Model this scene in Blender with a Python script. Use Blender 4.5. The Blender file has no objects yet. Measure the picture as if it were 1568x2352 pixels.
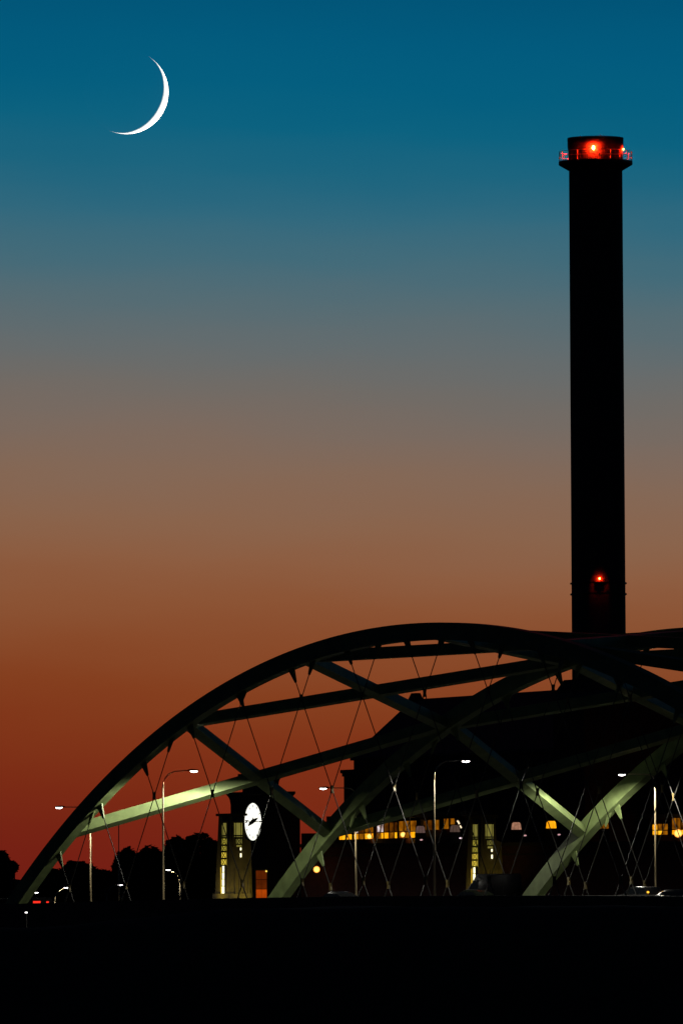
import bpy, bmesh, math, random
from mathutils import Vector, Matrix, noise
random.seed(7)
sc = bpy.context.scene
COL = sc.collection
rad = math.radians

# ------------------------------------------------------------------ camera
F, PCX, PCY, PH = 20397.0, 784.0, 1176.0, 2352.0     # lens in units of a 1568x2352 frame
EYE = Vector((0, 0, 12.0))
PITCH, ROLL = math.atan(892 / F), 0.0055
fwd = Vector((0, math.cos(PITCH), math.sin(PITCH)))
up0 = Vector((0, -math.sin(PITCH), math.cos(PITCH)))
rt0 = Vector((1, 0, 0))
c_, s_ = math.cos(ROLL), math.sin(ROLL)
rt = rt0 * c_ - up0 * s_
up = rt0 * s_ + up0 * c_
cam_d = bpy.data.cameras.new('camera')
cam = bpy.data.objects.new('camera', cam_d)
COL.objects.link(cam)
cam.matrix_world = Matrix(((rt.x, up.x, -fwd.x, EYE.x), (rt.y, up.y, -fwd.y, EYE.y), (rt.z, up.z, -fwd.z, EYE.z), (0, 0, 0, 1)))
cam_d.sensor_fit = 'VERTICAL'
cam_d.sensor_height = 36.0
cam_d.lens = 36.0 * F / PH
cam_d.clip_start = 1.0
cam_d.clip_end = 200000.0
sc.camera = cam

def at(px, py, depth):
    d = rt * ((px - PCX) / F) + up * (-(py - PCY) / F) + fwd
    return EYE + d * (depth / d.y)

# ------------------------------------------------------------------ exposure
EXPO = 6.4
vs = sc.view_settings
vs.view_transform = 'Standard'
vs.look = 'None'
vs.exposure = EXPO
vs.gamma = 1.0
vs.use_curve_mapping = False
GAIN = 2.0 ** EXPO
LW = 2.83 / GAIN        # lamp powers below are given for exposure 1.5

def lin(v):
    v /= 255.0
    return v / 12.92 if v <= 0.04045 else ((v + 0.055) / 1.055) ** 2.4

# ------------------------------------------------------------------ world: clear evening sky after sunset
MOON_PX, MOON_R = (290.1, 211.2), 96.5
moon_dir = (at(*MOON_PX, 1000.0) - EYE).normalized()
axis_img = (rt * 0.885 - up * 0.465).normalized()
axis_img = (axis_img - moon_dir * axis_img.dot(moon_dir)).normalized()
ELONG = rad(31.6)
sun_dir = (moon_dir * math.cos(ELONG) + axis_img * math.sin(ELONG)).normalized()   # about ten degrees below the horizon

SKY = [(2100, (114, 29, 20)), (2020, (117, 31, 20)), (1930, (119, 36, 20)), (1830, (124, 43, 21)), (1700, (129, 53, 25)), (1600, (133, 63, 31)),
       (1500, (137, 74, 42)), (1400, (140, 84, 53)), (1300, (141, 93, 65)), (1200, (138, 100, 76)), (1100, (132, 104, 86)), (1000, (123, 106, 95)),
       (900, (112, 107, 102)), (800, (100, 108, 110)), (700, (85, 108, 116)), (600, (66, 107, 122)), (500, (49, 105, 126)), (400, (28, 101, 127)),
       (300, (12, 98, 128)), (200, (4, 94, 127)), (100, (2, 91, 126)), (-60, (1, 85, 121)), (-170, (1, 80, 115))]
world = bpy.data.worlds.new('World')
sc.world = world
world.use_nodes = True
nt = world.node_tree
for n in list(nt.nodes):
    nt.nodes.remove(n)
N = nt.nodes.new
lk = nt.links.new
tc = N('ShaderNodeTexCoord')
sep = N('ShaderNodeSeparateXYZ')
lk(tc.outputs['Generated'], sep.inputs[0])
nz = N('ShaderNodeTexNoise')          # faint level streaks of haze
mp = N('ShaderNodeMapping')
mp.inputs['Scale'].default_value = (22, 22, 110)
lk(tc.outputs['Generated'], mp.inputs[0])
lk(mp.outputs[0], nz.inputs['Vector'])
nz.inputs['Scale'].default_value = 1.0
nz.inputs['Detail'].default_value = 5.0
EMAX = 0.115
mr = N('ShaderNodeMapRange')
mr.inputs['From Min'].default_value = -0.01
mr.inputs['From Max'].default_value = EMAX
tilt = N('ShaderNodeMath'); tilt.operation = 'MULTIPLY_ADD'      # the colour bands sink a little towards the right
lk(sep.outputs['X'], tilt.inputs[0]); tilt.inputs[1].default_value = 0.05
lk(sep.outputs['Z'], tilt.inputs[2])
lk(tilt.outputs[0], mr.inputs['Value'])
wob = N('ShaderNodeMath'); wob.operation = 'MULTIPLY_ADD'
lk(nz.outputs['Fac'], wob.inputs[0]); wob.inputs[1].default_value = 0.05
lk(mr.outputs[0], wob.inputs[2])
wob2 = N('ShaderNodeMath'); wob2.operation = 'SUBTRACT'
lk(wob.outputs[0], wob2.inputs[0]); wob2.inputs[1].default_value = 0.025
ramp = N('ShaderNodeValToRGB')
ramp.color_ramp.interpolation = 'LINEAR'
els = ramp.color_ramp.elements
pts = []
for y, c in SKY:
    e = (2068 - y) / F
    pts.append(((e + 0.01) / (EMAX + 0.01), [lin(v) / GAIN for v in c]))
while len(els) < len(pts):
    els.new(0.5)
for el, (p, c) in zip(els, sorted(pts)):
    el.position = p
for el, (p, c) in zip(els, sorted(pts)):
    el.position = p
    el.color = (*c, 1)
lk(wob2.outputs[0], ramp.inputs[0])
# above the frame the blue goes on falling to a deep night blue
hi = N('ShaderNodeMapRange'); hi.interpolation_type = 'SMOOTHSTEP'
hi.inputs['From Min'].default_value = 0.09
hi.inputs['From Max'].default_value = 0.17
lk(sep.outputs['Z'], hi.inputs['Value'])
mixh = N('ShaderNodeMixRGB')
lk(hi.outputs[0], mixh.inputs['Fac'])
lk(ramp.outputs[0], mixh.inputs['Color1'])
mixh.inputs['Color2'].default_value = (0.0012 / GAIN, 0.0028 / GAIN, 0.007 / GAIN, 1)
# the afterglow fades round the horizon, away from where the sun went down
az = Vector((sun_dir.x, sun_dir.y, 0)).normalized()
dot = N('ShaderNodeVectorMath'); dot.operation = 'DOT_PRODUCT'
lk(tc.outputs['Generated'], dot.inputs[0]); dot.inputs[1].default_value = az
gl = N('ShaderNodeMapRange'); gl.interpolation_type = 'SMOOTHSTEP'
gl.inputs['From Min'].default_value = 0.3
gl.inputs['From Max'].default_value = 1.0
lk(dot.outputs['Value'], gl.inputs['Value'])
glow = N('ShaderNodeMapRange')
glow.inputs['To Min'].default_value = 0.0
glow.inputs['To Max'].default_value = 1.08
lk(gl.outputs[0], glow.inputs['Value'])
mul = N('ShaderNodeMixRGB'); mul.blend_type = 'MIX'
lk(glow.outputs[0], mul.inputs['Fac'])
mul.inputs['Color1'].default_value = (0.0011 / GAIN, 0.003 / GAIN, 0.009 / GAIN, 1)
lk(mixh.outputs[0], mul.inputs['Color2'])
mul.use_clamp = False
bg = N('ShaderNodeBackground')
bg.inputs['Strength'].default_value = 1.0
lk(mul.outputs[0], bg.inputs['Color'])
out = N('ShaderNodeOutputWorld')
lk(bg.outputs[0], out.inputs['Surface'])

# ------------------------------------------------------------------ sun: below the horizon, it reaches only the moon
sl = bpy.data.lights.new('sun', 'SUN')
sl.energy = 5.0
sl.angle = rad(0.5)
sl.color = (1.0, 0.95, 0.86)
sun = bpy.data.objects.new('sun', sl)
COL.objects.link(sun)
sun.rotation_euler = sun_dir.to_track_quat('Z', 'Y').to_euler()

# ------------------------------------------------------------------ materials
def mat(name, color, rough=0.7, metal=0.0, var=0.25, scale=1.5, bump=0.0, spec=0.4, dark=None):
    m = bpy.data.materials.new(name)
    m.use_nodes = True
    t = m.node_tree
    b = t.nodes['Principled BSDF']
    b.inputs['Roughness'].default_value = rough
    b.inputs['Metallic'].default_value = metal
    b.inputs['Specular IOR Level'].default_value = spec
    co = t.nodes.new('ShaderNodeTexCoord')
    n = t.nodes.new('ShaderNodeTexNoise')
    n.inputs['Scale'].default_value = scale
    n.inputs['Detail'].default_value = 5.0
    t.links.new(co.outputs['Object'], n.inputs['Vector'])
    r = t.nodes.new('ShaderNodeValToRGB')
    d = dark or [v * (1 - var) for v in color]
    r.color_ramp.elements[0].position = 0.3
    r.color_ramp.elements[1].position = 0.7
    r.color_ramp.elements[0].color = (*d, 1)
    r.color_ramp.elements[1].color = (*[min(1, v * (1 + var * 0.5)) for v in color], 1)
    t.links.new(n.outputs['Fac'], r.inputs[0])
    t.links.new(r.outputs[0], b.inputs['Base Color'])
    if bump:
        bp = t.nodes.new('ShaderNodeBump')
        bp.inputs['Strength'].default_value = bump
        bp.inputs['Distance'].default_value = 0.05
        t.links.new(n.outputs['Fac'], bp.inputs['Height'])
        t.links.new(bp.outputs[0], b.inputs['Normal'])
    return m

def glow_mat(name, color, strength, var=0.0, scale=2.0, color2=None, sx=(1, 1, 1)):
    """a surface that gives off light: a lamp lens, a lit window, or light painted on a reveal"""
    m = bpy.data.materials.new(name)
    m.use_nodes = True
    t = m.node_tree
    for n in list(t.nodes):
        t.nodes.remove(n)
    o = t.nodes.new('ShaderNodeOutputMaterial')
    e = t.nodes.new('ShaderNodeEmission')
    e.inputs['Strength'].default_value = strength / GAIN
    if var:
        co = t.nodes.new('ShaderNodeTexCoord')
        mpn = t.nodes.new('ShaderNodeMapping')
        mpn.inputs['Scale'].default_value = sx
        n = t.nodes.new('ShaderNodeTexNoise')
        n.inputs['Scale'].default_value = scale
        n.inputs['Detail'].default_value = 3
        t.links.new(co.outputs['Object'], mpn.inputs[0])
        t.links.new(mpn.outputs[0], n.inputs['Vector'])
        r = t.nodes.new('ShaderNodeValToRGB')
        r.color_ramp.elements[0].position = 0.35
        r.color_ramp.elements[1].position = 0.65
        c2 = color2 or [v * (1 - var) for v in color]
        r.color_ramp.elements[0].color = (*c2, 1)
        r.color_ramp.elements[1].color = (*color, 1)
        t.links.new(n.outputs['Fac'], r.inputs[0])
        t.links.new(r.outputs[0], e.inputs['Color'])
    else:
        e.inputs['Color'].default_value = (*color, 1)
    t.links.new(e.outputs[0], o.inputs['Surface'])
    return m

M = dict(
    steel=mat('painted_steel', (0.19, 0.25, 0.095), 0.5, 0, 0.3, 0.9),
    cable=mat('cable_steel', (0.02, 0.019, 0.016), 0.5, 0.0, 0.15, 2),
    clamp=mat('clamp_bronze', (0.12, 0.09, 0.03), 0.5, 0.0, 0.2, 3),
    pole=mat('galvanised_pole', (0.75, 0.6, 0.34), 0.5, 0.0, 0.12, 2),
    concrete=mat('weathered_concrete', (0.07, 0.068, 0.064), 0.9, 0, 0.25, 0.8, 0.2),
    asphalt=mat('asphalt', (0.035, 0.035, 0.035), 0.9, 0, 0.2, 3),
    paint=mat('lane_paint', (0.7, 0.7, 0.66), 0.8, 0, 0.15, 4),
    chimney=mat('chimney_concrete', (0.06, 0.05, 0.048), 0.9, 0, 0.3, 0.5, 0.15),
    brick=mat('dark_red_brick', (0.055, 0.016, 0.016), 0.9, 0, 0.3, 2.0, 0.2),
    stone=mat('carved_limestone', (0.15, 0.12, 0.065), 0.85, 0, 0.22, 1.6, 0.25),
    darkstone=mat('sooty_stone', (0.03, 0.022, 0.02), 0.9, 0, 0.25, 1.2, 0.2),
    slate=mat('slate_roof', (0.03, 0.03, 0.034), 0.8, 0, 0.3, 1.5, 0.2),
    iron=mat('black_iron', (0.015, 0.014, 0.012), 0.6, 0.2, 0.2, 3),
    grass=mat('dark_grass', (0.035, 0.045, 0.022), 1.0, 0, 0.4, 0.35, 0.6),
    ground=mat('bare_ground', (0.05, 0.045, 0.035), 1.0, 0, 0.35, 0.05, 0.3),
    leaf=mat('oak_leaves', (0.05, 0.06, 0.025), 0.8, 0, 0.4, 0.6),
    bark=mat('bark', (0.06, 0.045, 0.03), 0.95, 0, 0.3, 2, 0.4),
    car_dark=mat('dark_car_paint', (0.004, 0.004, 0.005), 0.6, 0.0, 0.05, 1, 0, 0.08),
    car_silver=mat('grey_car_paint', (0.03, 0.03, 0.03), 0.25, 0.0, 0.05, 1, 0, 0.6),
    car_green=mat('olive_car_paint', (0.012, 0.016, 0.006), 0.25, 0.0, 0.05, 1, 0, 0.6),
    glass=mat('tinted_glass', (0.01, 0.012, 0.014), 0.05, 0, 0.05, 1, 0, 0.6),
    rubber=mat('tyre_rubber', (0.015, 0.015, 0.015), 0.85, 0, 0.2, 3),
    hand=mat('clock_hand_black', (0.01, 0.01, 0.01), 0.6, 0, 0.1, 1),
)
E = dict(
    led=glow_mat('led_lens', (1.0, 0.93, 0.88), 14.0),
    led_far=glow_mat('led_lens_far', (1.0, 0.94, 0.92), 5.0),
    clock=glow_mat('backlit_opal_glass', (1.0, 0.98, 0.86), 1.35, 0.06, 1.2),
    red=glow_mat('red_beacon_lens', (1.0, 0.022, 0.003), 2600.0),
    red_small=glow_mat('red_beacon_small_lens', (1.0, 0.022, 0.003), 4500.0),
    red_mid=glow_mat('red_beacon_mid_lens', (1.0, 0.022, 0.003), 550.0),
    tail=glow_mat('tail_light', (1.0, 0.03, 0.015), 1.2),
    amber=glow_mat('amber_light', (1.0, 0.42, 0.03), 2.2),
    head=glow_mat('headlight', (1.0, 0.95, 0.85), 1.5),
    sodium=glow_mat('sodium_globe', (1.0, 0.62, 0.10), 12.0),
    win_hot=glow_mat('window_bright_amber', (1.0, 0.46, 0.012), 1.35, 0.5, 0.9, (0.85, 0.26, 0.0)),
    win_amber=glow_mat('window_amber', (0.62, 0.20, 0.005), 0.55, 0.6, 1.4, (0.16, 0.04, 0.0), (1, 1, 1)),
    win_dim=glow_mat('window_dim_amber', (0.45, 0.13, 0.004), 0.28, 0.6, 1.6, (0.1, 0.02, 0.0)),
    win_white=glow_mat('window_cold_white', (0.95, 0.85, 0.9), 1.0, 0.7, 2.5, (0.25, 0.1, 0.03)),
    win_pink=glow_mat('window_pinkish', (0.50, 0.25, 0.16), 0.5, 0.5, 2.5),
    door=glow_mat('door_glow_red', (0.30, 0.045, 0.003), 0.38, 0.4, 0.9),
    door_lo=glow_mat('door_glow_orange', (0.85, 0.11, 0.004), 0.55, 0.3, 0.9),
    olive=glow_mat('glass_olive', (0.32, 0.28, 0.055), 0.62, 0.25, 1.5),
    olive2=glow_mat('glass_olive_bright', (0.60, 0.50, 0.06), 0.8, 0.25, 1.5),
    yellow=glow_mat('glass_yellow', (0.95, 0.70, 0.07), 1.05, 0.2, 1.5),
    white=glow_mat('glass_white', (1.0, 0.94, 0.55), 2.0, 0.08, 1.5),
    reveal_glow=glow_mat('golden_reveal_glow', (0.9, 0.55, 0.03), 1.1, 0.3, 0.6),
)

def globe_mat():
    m = bpy.data.materials.new('sodium_globe')
    m.use_nodes = True
    t = m.node_tree
    for n in list(t.nodes):
        t.nodes.remove(n)
    o = t.nodes.new('ShaderNodeOutputMaterial')
    e = t.nodes.new('ShaderNodeEmission')
    lw = t.nodes.new('ShaderNodeLayerWeight')
    r = t.nodes.new('ShaderNodeValToRGB')
    r.color_ramp.elements[0].position = .1
    r.color_ramp.elements[1].position = .75
    r.color_ramp.elements[0].color = (1, .50, .10, 1)
    r.color_ramp.elements[1].color = (.22, .05, .001, 1)
    e.inputs['Strength'].default_value = 2.6 / GAIN
    t.links.new(lw.outputs['Facing'], r.inputs[0])
    t.links.new(r.outputs[0], e.inputs['Color'])
    t.links.new(e.outputs[0], o.inputs['Surface'])
    return m
E['sodium'] = globe_mat()

# ------------------------------------------------------------------ helpers
def new_obj(name, bm, m, parent=None, smooth=False):
    me = bpy.data.meshes.new(name)
    bmesh.ops.recalc_face_normals(bm, faces=bm.faces)
    bm.to_mesh(me)
    bm.free()
    if smooth:
        for p in me.polygons:
            p.use_smooth = True
    for x in (m if isinstance(m, (list, tuple)) else [m]):
        me.materials.append(x)
    o = bpy.data.objects.new(name, me)
    COL.objects.link(o)
    if parent is not None:
        o.parent = parent
    return o

def tag(o, label=None, cat=None, group=None, kind=None):
    if label: o['label'] = label
    if cat: o['category'] = cat
    if group: o['group'] = group
    if kind: o['kind'] = kind
    return o

def thing(name, label, cat, loc=(0, 0, 0), rz=0.0, group=None):
    o = bpy.data.objects.new(name, None)
    COL.objects.link(o)
    o.location = loc
    o.rotation_euler = (0, 0, rz)
    return tag(o, label, cat, group)

def copy_tree(o, parent=None):
    c = o.copy()
    COL.objects.link(c)
    if parent is not None:
        c.parent = parent
    for ch in [x for x in o.children]:
        copy_tree(ch, c)
    return c

def hexa(bm, p):
    """eight corners: bottom ring 0-3, top ring 4-7"""
    v = [bm.verts.new(q) for q in p]
    for f in ((0, 3, 2, 1), (4, 5, 6, 7), (0, 1, 5, 4), (1, 2, 6, 5), (2, 3, 7, 6), (3, 0, 4, 7)):
        bm.faces.new([v[i] for i in f])

def box(bm, x0, x1, y0, y1, z0, z1):
    hexa(bm, [(x0, y0, z0), (x1, y0, z0), (x1, y1, z0), (x0, y1, z0), (x0, y0, z1), (x1, y0, z1), (x1, y1, z1), (x0, y1, z1)])

def bar(bm, a, b, w, h, upv=Vector((0, 0, 1))):
    a, b = Vector(a), Vector(b)
    d = (b - a).normalized()
    side = d.cross(upv).normalized() * (w / 2)
    u = side.cross(d).normalized() * (h / 2)
    hexa(bm, [a - side - u, a + side - u, b + side - u, b - side - u, a - side + u, a + side + u, b + side + u, b - side + u])

def tube(bm, pts, r, seg=8, cap=True):
    pts = [Vector(p) for p in pts]
    rs = r if isinstance(r, (list, tuple)) else [r] * len(pts)
    rings = []
    for i, p in enumerate(pts):
        d = (pts[min(i + 1, len(pts) - 1)] - pts[max(i - 1, 0)]).normalized()
        ref = Vector((0, 0, 1)) if abs(d.z) < 0.95 else Vector((1, 0, 0))
        a = d.cross(ref).normalized()
        b = d.cross(a)
        rings.append([bm.verts.new(p + (a * math.cos(2 * math.pi * k / seg) + b * math.sin(2 * math.pi * k / seg)) * rs[i]) for k in range(seg)])
    for r0, r1 in zip(rings, rings[1:]):
        for k in range(seg):
            bm.faces.new((r0[k], r0[(k + 1) % seg], r1[(k + 1) % seg], r1[k]))
    if cap:
        bm.faces.new(rings[0])
        bm.faces.new(rings[-1])

def lathe(bm, prof, seg=48, cx=0.0, cy=0.0, close=False):
    rings = []
    for r, z in prof:
        rings.append([bm.verts.new((cx + r * math.cos(2 * math.pi * k / seg), cy + r * math.sin(2 * math.pi * k / seg), z)) for k in range(seg)])
    pairs = list(zip(rings, rings[1:]))
    if close:
        pairs.append((rings[-1], rings[0]))
    for a, b in pairs:
        for k in range(seg):
            bm.faces.new((a[k], a[(k + 1) % seg], b[(k + 1) % seg], b[k]))
    if not close:
        bm.faces.new(rings[0])
        bm.faces.new(rings[-1])

def ball(bm, c, r, sub=2, sq=(1, 1, 1)):
    bmesh.ops.create_icosphere(bm, subdivisions=sub, radius=r, matrix=Matrix.Translation(c) @ Matrix.Diagonal((*sq, 1)))

def prism(bm, poly, a, b):
    """poly: list of points at end a; the same shifted by b-a"""
    d = Vector(b) - Vector(a)
    p0 = [bm.verts.new(Vector(p)) for p in poly]
    p1 = [bm.verts.new(Vector(p) + d) for p in poly]
    bm.faces.new(p0)
    bm.faces.new(p1[::-1])
    n = len(poly)
    for i in range(n):
        bm.faces.new((p0[i], p0[(i + 1) % n], p1[(i + 1) % n], p1[i]))

# ------------------------------------------------------------------ the ground
GZ = 3.0
bm = bmesh.new()
R_G = 12000
ring = [bm.verts.new((R_G * math.cos(2 * math.pi * k / 96), R_G * math.sin(2 * math.pi * k / 96), GZ)) for k in range(96)]
bm.faces.new(ring)
tag(new_obj('ground', bm, M['ground']), kind='structure')

# grassy flood bank between the camera and the bridge
bm = bmesh.new()
nx, prof = 130, [(-34, 0.0), (-30, 1.2), (-24, 3.3), (-18, 5.0), (-12, 6.9), (-6, 8.2), (-2, 8.7), (3, 8.7), (8, 7.9), (16, 4.5), (26, 1.2), (32, -0.3)]
rows = []
for i in range(nx + 1):
    x = -170 + i * 340 / nx
    rowv = []
    for dy, h in prof:
        e = 1.0 - 0.14 * max(0.0, min(1.0, (-8 - x) / 12.0))
        z = GZ - 0.2 + h * e + 0.22 * noise.noise(Vector((x * 0.12, dy * 0.15, 3.1))) + 0.10 * noise.noise(Vector((x * 0.6, dy * 0.5, 9.0)))
        rowv.append(bm.verts.new((x, 604 + dy, z)))
    rows.append(rowv)
for a, b in zip(rows, rows[1:]):
    for k in range(len(prof) - 1):
        bm.faces.new((a[k], b[k], b[k + 1], a[k + 1]))
tag(new_obj('flood_bank', bm, M['grass'], smooth=True), kind='structure')

# ------------------------------------------------------------------ the bridge frame of reference
TH = rad(55.586)
A_SP, H_SP, X0, Z0, B_SP, D0 = 60.7, 20.84, 6.65, 0.90, 27.15, 720.0
NR = [0.0, 27.15, 54.7]        # the three ribs, across the bridge
RIB_D, RIB_W = 1.40, 0.92
RC = (A_SP ** 2 + H_SP ** 2) / (2 * H_SP)
Lv = Vector((math.cos(TH), -math.sin(TH), 0))
Nv = Vector((math.sin(TH), math.cos(TH), 0))

def bp(s, n, z):
    """a point of the bridge: s along it, n across it, z above the camera's eye level"""
    return Vector((X0, D0, EYE.z)) + Lv * s + Nv * n + Vector((0, 0, z))

def deck(s):
    return -0.65 - 1.24e-4 * s * s

def arc(s, off=0.0):
    ang = math.asin(max(-1, min(1, s / RC)))
    r = RC + off
    return r * math.sin(ang), r * math.cos(ang) - (RC - H_SP) + Z0

bridge = thing('arch_bridge', 'road bridge with three pale green steel arches crossed by X bracing', 'bridge', bp(0, 0, deck(0)))
bridge_inv = Matrix.Translation(-bridge.location)

def bpart(name, bm, m, parent=None, smooth=False, label=None):
    bm.transform(bridge_inv)
    o = new_obj(name, bm, m, parent or bridge, smooth)
    if label: o['label'] = label
    return o

# deck
S_LIST = [-300 + 10 * i for i in range(46)]
def sweep(bm, sect, ss=S_LIST):
    """sect: closed list of (n, dz over the deck)"""
    rings = [[bm.verts.new(bp(s, n, deck(s) + dz)) for n, dz in sect] for s in ss]
    k = len(sect)
    for a, b in zip(rings, rings[1:]):
        for i in range(k):
            bm.faces.new((a[i], a[(i + 1) % k], b[(i + 1) % k], b[i]))
    bm.faces.new(rings[0]); bm.faces.new(rings[-1])
NW = NR[2]
bm = bmesh.new(); sweep(bm, [(0.6, 0), (NW - 0.6, 0), (NW - 0.6, -1.4), (0.6, -1.4)]); bpart('deck', bm, M['asphalt'])
for n in (0.0, B_SP, NW):
    bm = bmesh.new(); sweep(bm, [(n - 0.5, 0.97), (n + 0.5, 0.97), (n + 0.5, -1.75), (n - 0.5, -1.75)]); bpart('tie_girder', bm, M['concrete'])
for n in (9.6, 13.2, 16.8, 36.6, 40.2, 43.8):
    for i in range(16):
        s = -96 + i * 12
        bm = bmesh.new()
        hexa(bm, [bp(s, n - .06, deck(s) + .003), bp(s + 3, n - .06, deck(s + 3) + .003), bp(s + 3, n + .06, deck(s + 3) + .003), bp(s, n + .06, deck(s) + .003),
                  bp(s, n - .06, deck(s) + .007), bp(s + 3, n - .06, deck(s + 3) + .007), bp(s + 3, n + .06, deck(s + 3) + .007), bp(s, n + .06, deck(s) + .007)])
        bpart('lane_marking', bm, M['paint'])
for s in (-240, -180, -120, -62, 62, 120):
    bm = bmesh.new()
    hexa(bm, [bp(s - 1.5, -.2, GZ - EYE.z - .3), bp(s + 1.5, -.2, GZ - EYE.z - .3), bp(s + 1.5, NW + .2, GZ - EYE.z - .3), bp(s - 1.5, NW + .2, GZ - EYE.z - .3),
              bp(s - 1.5, -.2, deck(s) - 1.39), bp(s + 1.5, -.2, deck(s) - 1.39), bp(s + 1.5, NW + .2, deck(s) - 1.39), bp(s - 1.5, NW + .2, deck(s) - 1.39)])
    bpart('pier', bm, M['concrete'])

# ribs with their hangers
SK = [8.9 * k for k in range(-6, 7)]
T_H, OFFS = 0.585, 0.7
def rib_mesh(bm, n):
    ss = [-64.6 + 129.2 * i / 96 for i in range(97)]
    rings = []
    for s in ss:
        q = []
        for off, dn in ((RIB_D / 2, -RIB_W / 2), (RIB_D / 2, RIB_W / 2), (-RIB_D / 2, RIB_W / 2), (-RIB_D / 2, -RIB_W / 2)):
            a, z = arc(s, off)
            q.append(bm.verts.new(bp(a, n + dn, z)))
        rings.append(q)
    for a, b in zip(rings, rings[1:]):
        for i in range(4):
            bm.faces.new((a[i], a[(i + 1) % 4], b[(i + 1) % 4], b[i]))
    bm.faces.new(rings[0]); bm.faces.new(rings[-1])

def rib_hit(s0, sgn):
    """where a hanger starting at s0 on the tie and leaning sgn meets the rib's soffit"""
    zb = deck(s0) + 1.0
    h = 0.0
    while h < 40:
        s = s0 + sgn * T_H * h
        if abs(s) > 64: return None
        a, z = arc(s, -RIB_D / 2)
        # soffit height at longitudinal position s
        rr = RC - RIB_D / 2
        zs = math.sqrt(max(0, rr * rr - s * s)) - (RC - H_SP) + Z0
        if zb + h >= zs: return s, zs
        h += 0.02
    return None

RIB_LAB = ['nearest arch rib, dark outer face and dimly lit soffit', 'middle arch rib, its foot washed green by lamplight', 'farthest arch rib, lit green below the street lamp']
for k in range(3):
    n = NR[k]
    bm = bmesh.new(); rib_mesh(bm, n)
    rib = bpart('arch_rib', bm, M['steel'], None, False, RIB_LAB[k])
    for sk in SK:
        for sgn in (1, -1):
            s0 = sk - sgn * OFFS
            hit = rib_hit(s0, sgn)
            if not hit: continue
            s1, z1 = hit
            zb = deck(s0) + 0.95
            if z1 - zb < 1.6: continue
            dirv = Vector((s1 - s0, z1 - zb)).normalized()
            bm = bmesh.new()
            tube(bm, [bp(s0, n, zb), bp(s1, n, z1)], 0.043, 6)
            tube(bm, [bp(s0, n, zb), bp(s0 + dirv.x * 0.9, n, zb + dirv.y * 0.9)], 0.062, 6)
            bpart('hanger', bm, M['cable'], rib)
            # tapered gusset plate under the rib, in the plane of the arch
            g = 1.25
            tip = Vector((s1, z1)) - dirv * g
            ang = math.asin(s1 / RC)
            tan = Vector((math.cos(ang), -math.sin(ang)))
            nr = Vector((math.sin(ang), math.cos(ang)))
            base = Vector((s1, z1)) + nr * 0.02
            pts2 = [base - tan * 0.42, base + tan * 0.42, tip + Vector((dirv.y, -dirv.x)) * 0.09, tip - Vector((dirv.y, -dirv.x)) * 0.09]
            bm = bmesh.new()
            prism(bm, [bp(p.x, n - 0.06, p.y) for p in pts2], bp(0, n - 0.06, 0), bp(0, n + 0.06, 0))
            bpart('gusset_plate', bm, M['steel'], rib)
    # clamps where hangers cross
    for i in range(len(SK)):
        for st in (0, 1, 2):
            if i + st >= len(SK): continue
            s = (SK[i] + SK[i + st]) / 2
            h = (st * 8.9 + 2 * OFFS) / (2 * T_H)
            z = deck(s) + 1.0 + h
            rr = RC - RIB_D / 2
            zs = math.sqrt(max(0, rr * rr - s * s)) - (RC - H_SP) + Z0
            if z > zs - 1.5: continue
            bm = bmesh.new()
            w0, w1, hh = 0.16, 0.09, 0.32
            prism(bm, [bp(s - w0, n - .09, z + hh), bp(s + w0, n - .09, z + hh), bp(s + w1, n - .09, z), bp(s + w0, n - .09, z - hh), bp(s - w0, n - .09, z - hh), bp(s - w1, n - .09, z)],
                  bp(0, n - .09, 0), bp(0, n + .09, 0))
            bpart('hanger_clamp', bm, M['clamp'], rib)

# X braces between neighbouring ribs
SB = [-53.4, -35.6, -17.8, 0, 17.8, 35.6, 53.4]
def rib_pt(s, n, dn):
    a, z = arc(s)
    return bp(a, n + dn, z)
def brace(s1, n1, s2, n2, wd):
    p, q = rib_pt(s1, n1, RIB_W / 2 - 0.05), rib_pt(s2, n2, -RIB_W / 2 + 0.05)
    a1 = math.asin((s1 + s2) / 2 / RC)
    nr = Lv * math.sin(a1) + Vector((0, 0, 1)) * math.cos(a1)
    bm = bmesh.new()
    bar(bm, p, q, wd, wd, nr)
    bpart('brace', bm, M['steel'])
for k in range(2):
    for i in range(len(SB) - 1):
        brace(SB[i], NR[k], SB[i + 1], NR[k + 1], 0.92)
        brace(SB[i + 1], NR[k], SB[i], NR[k + 1], 0.88)

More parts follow.
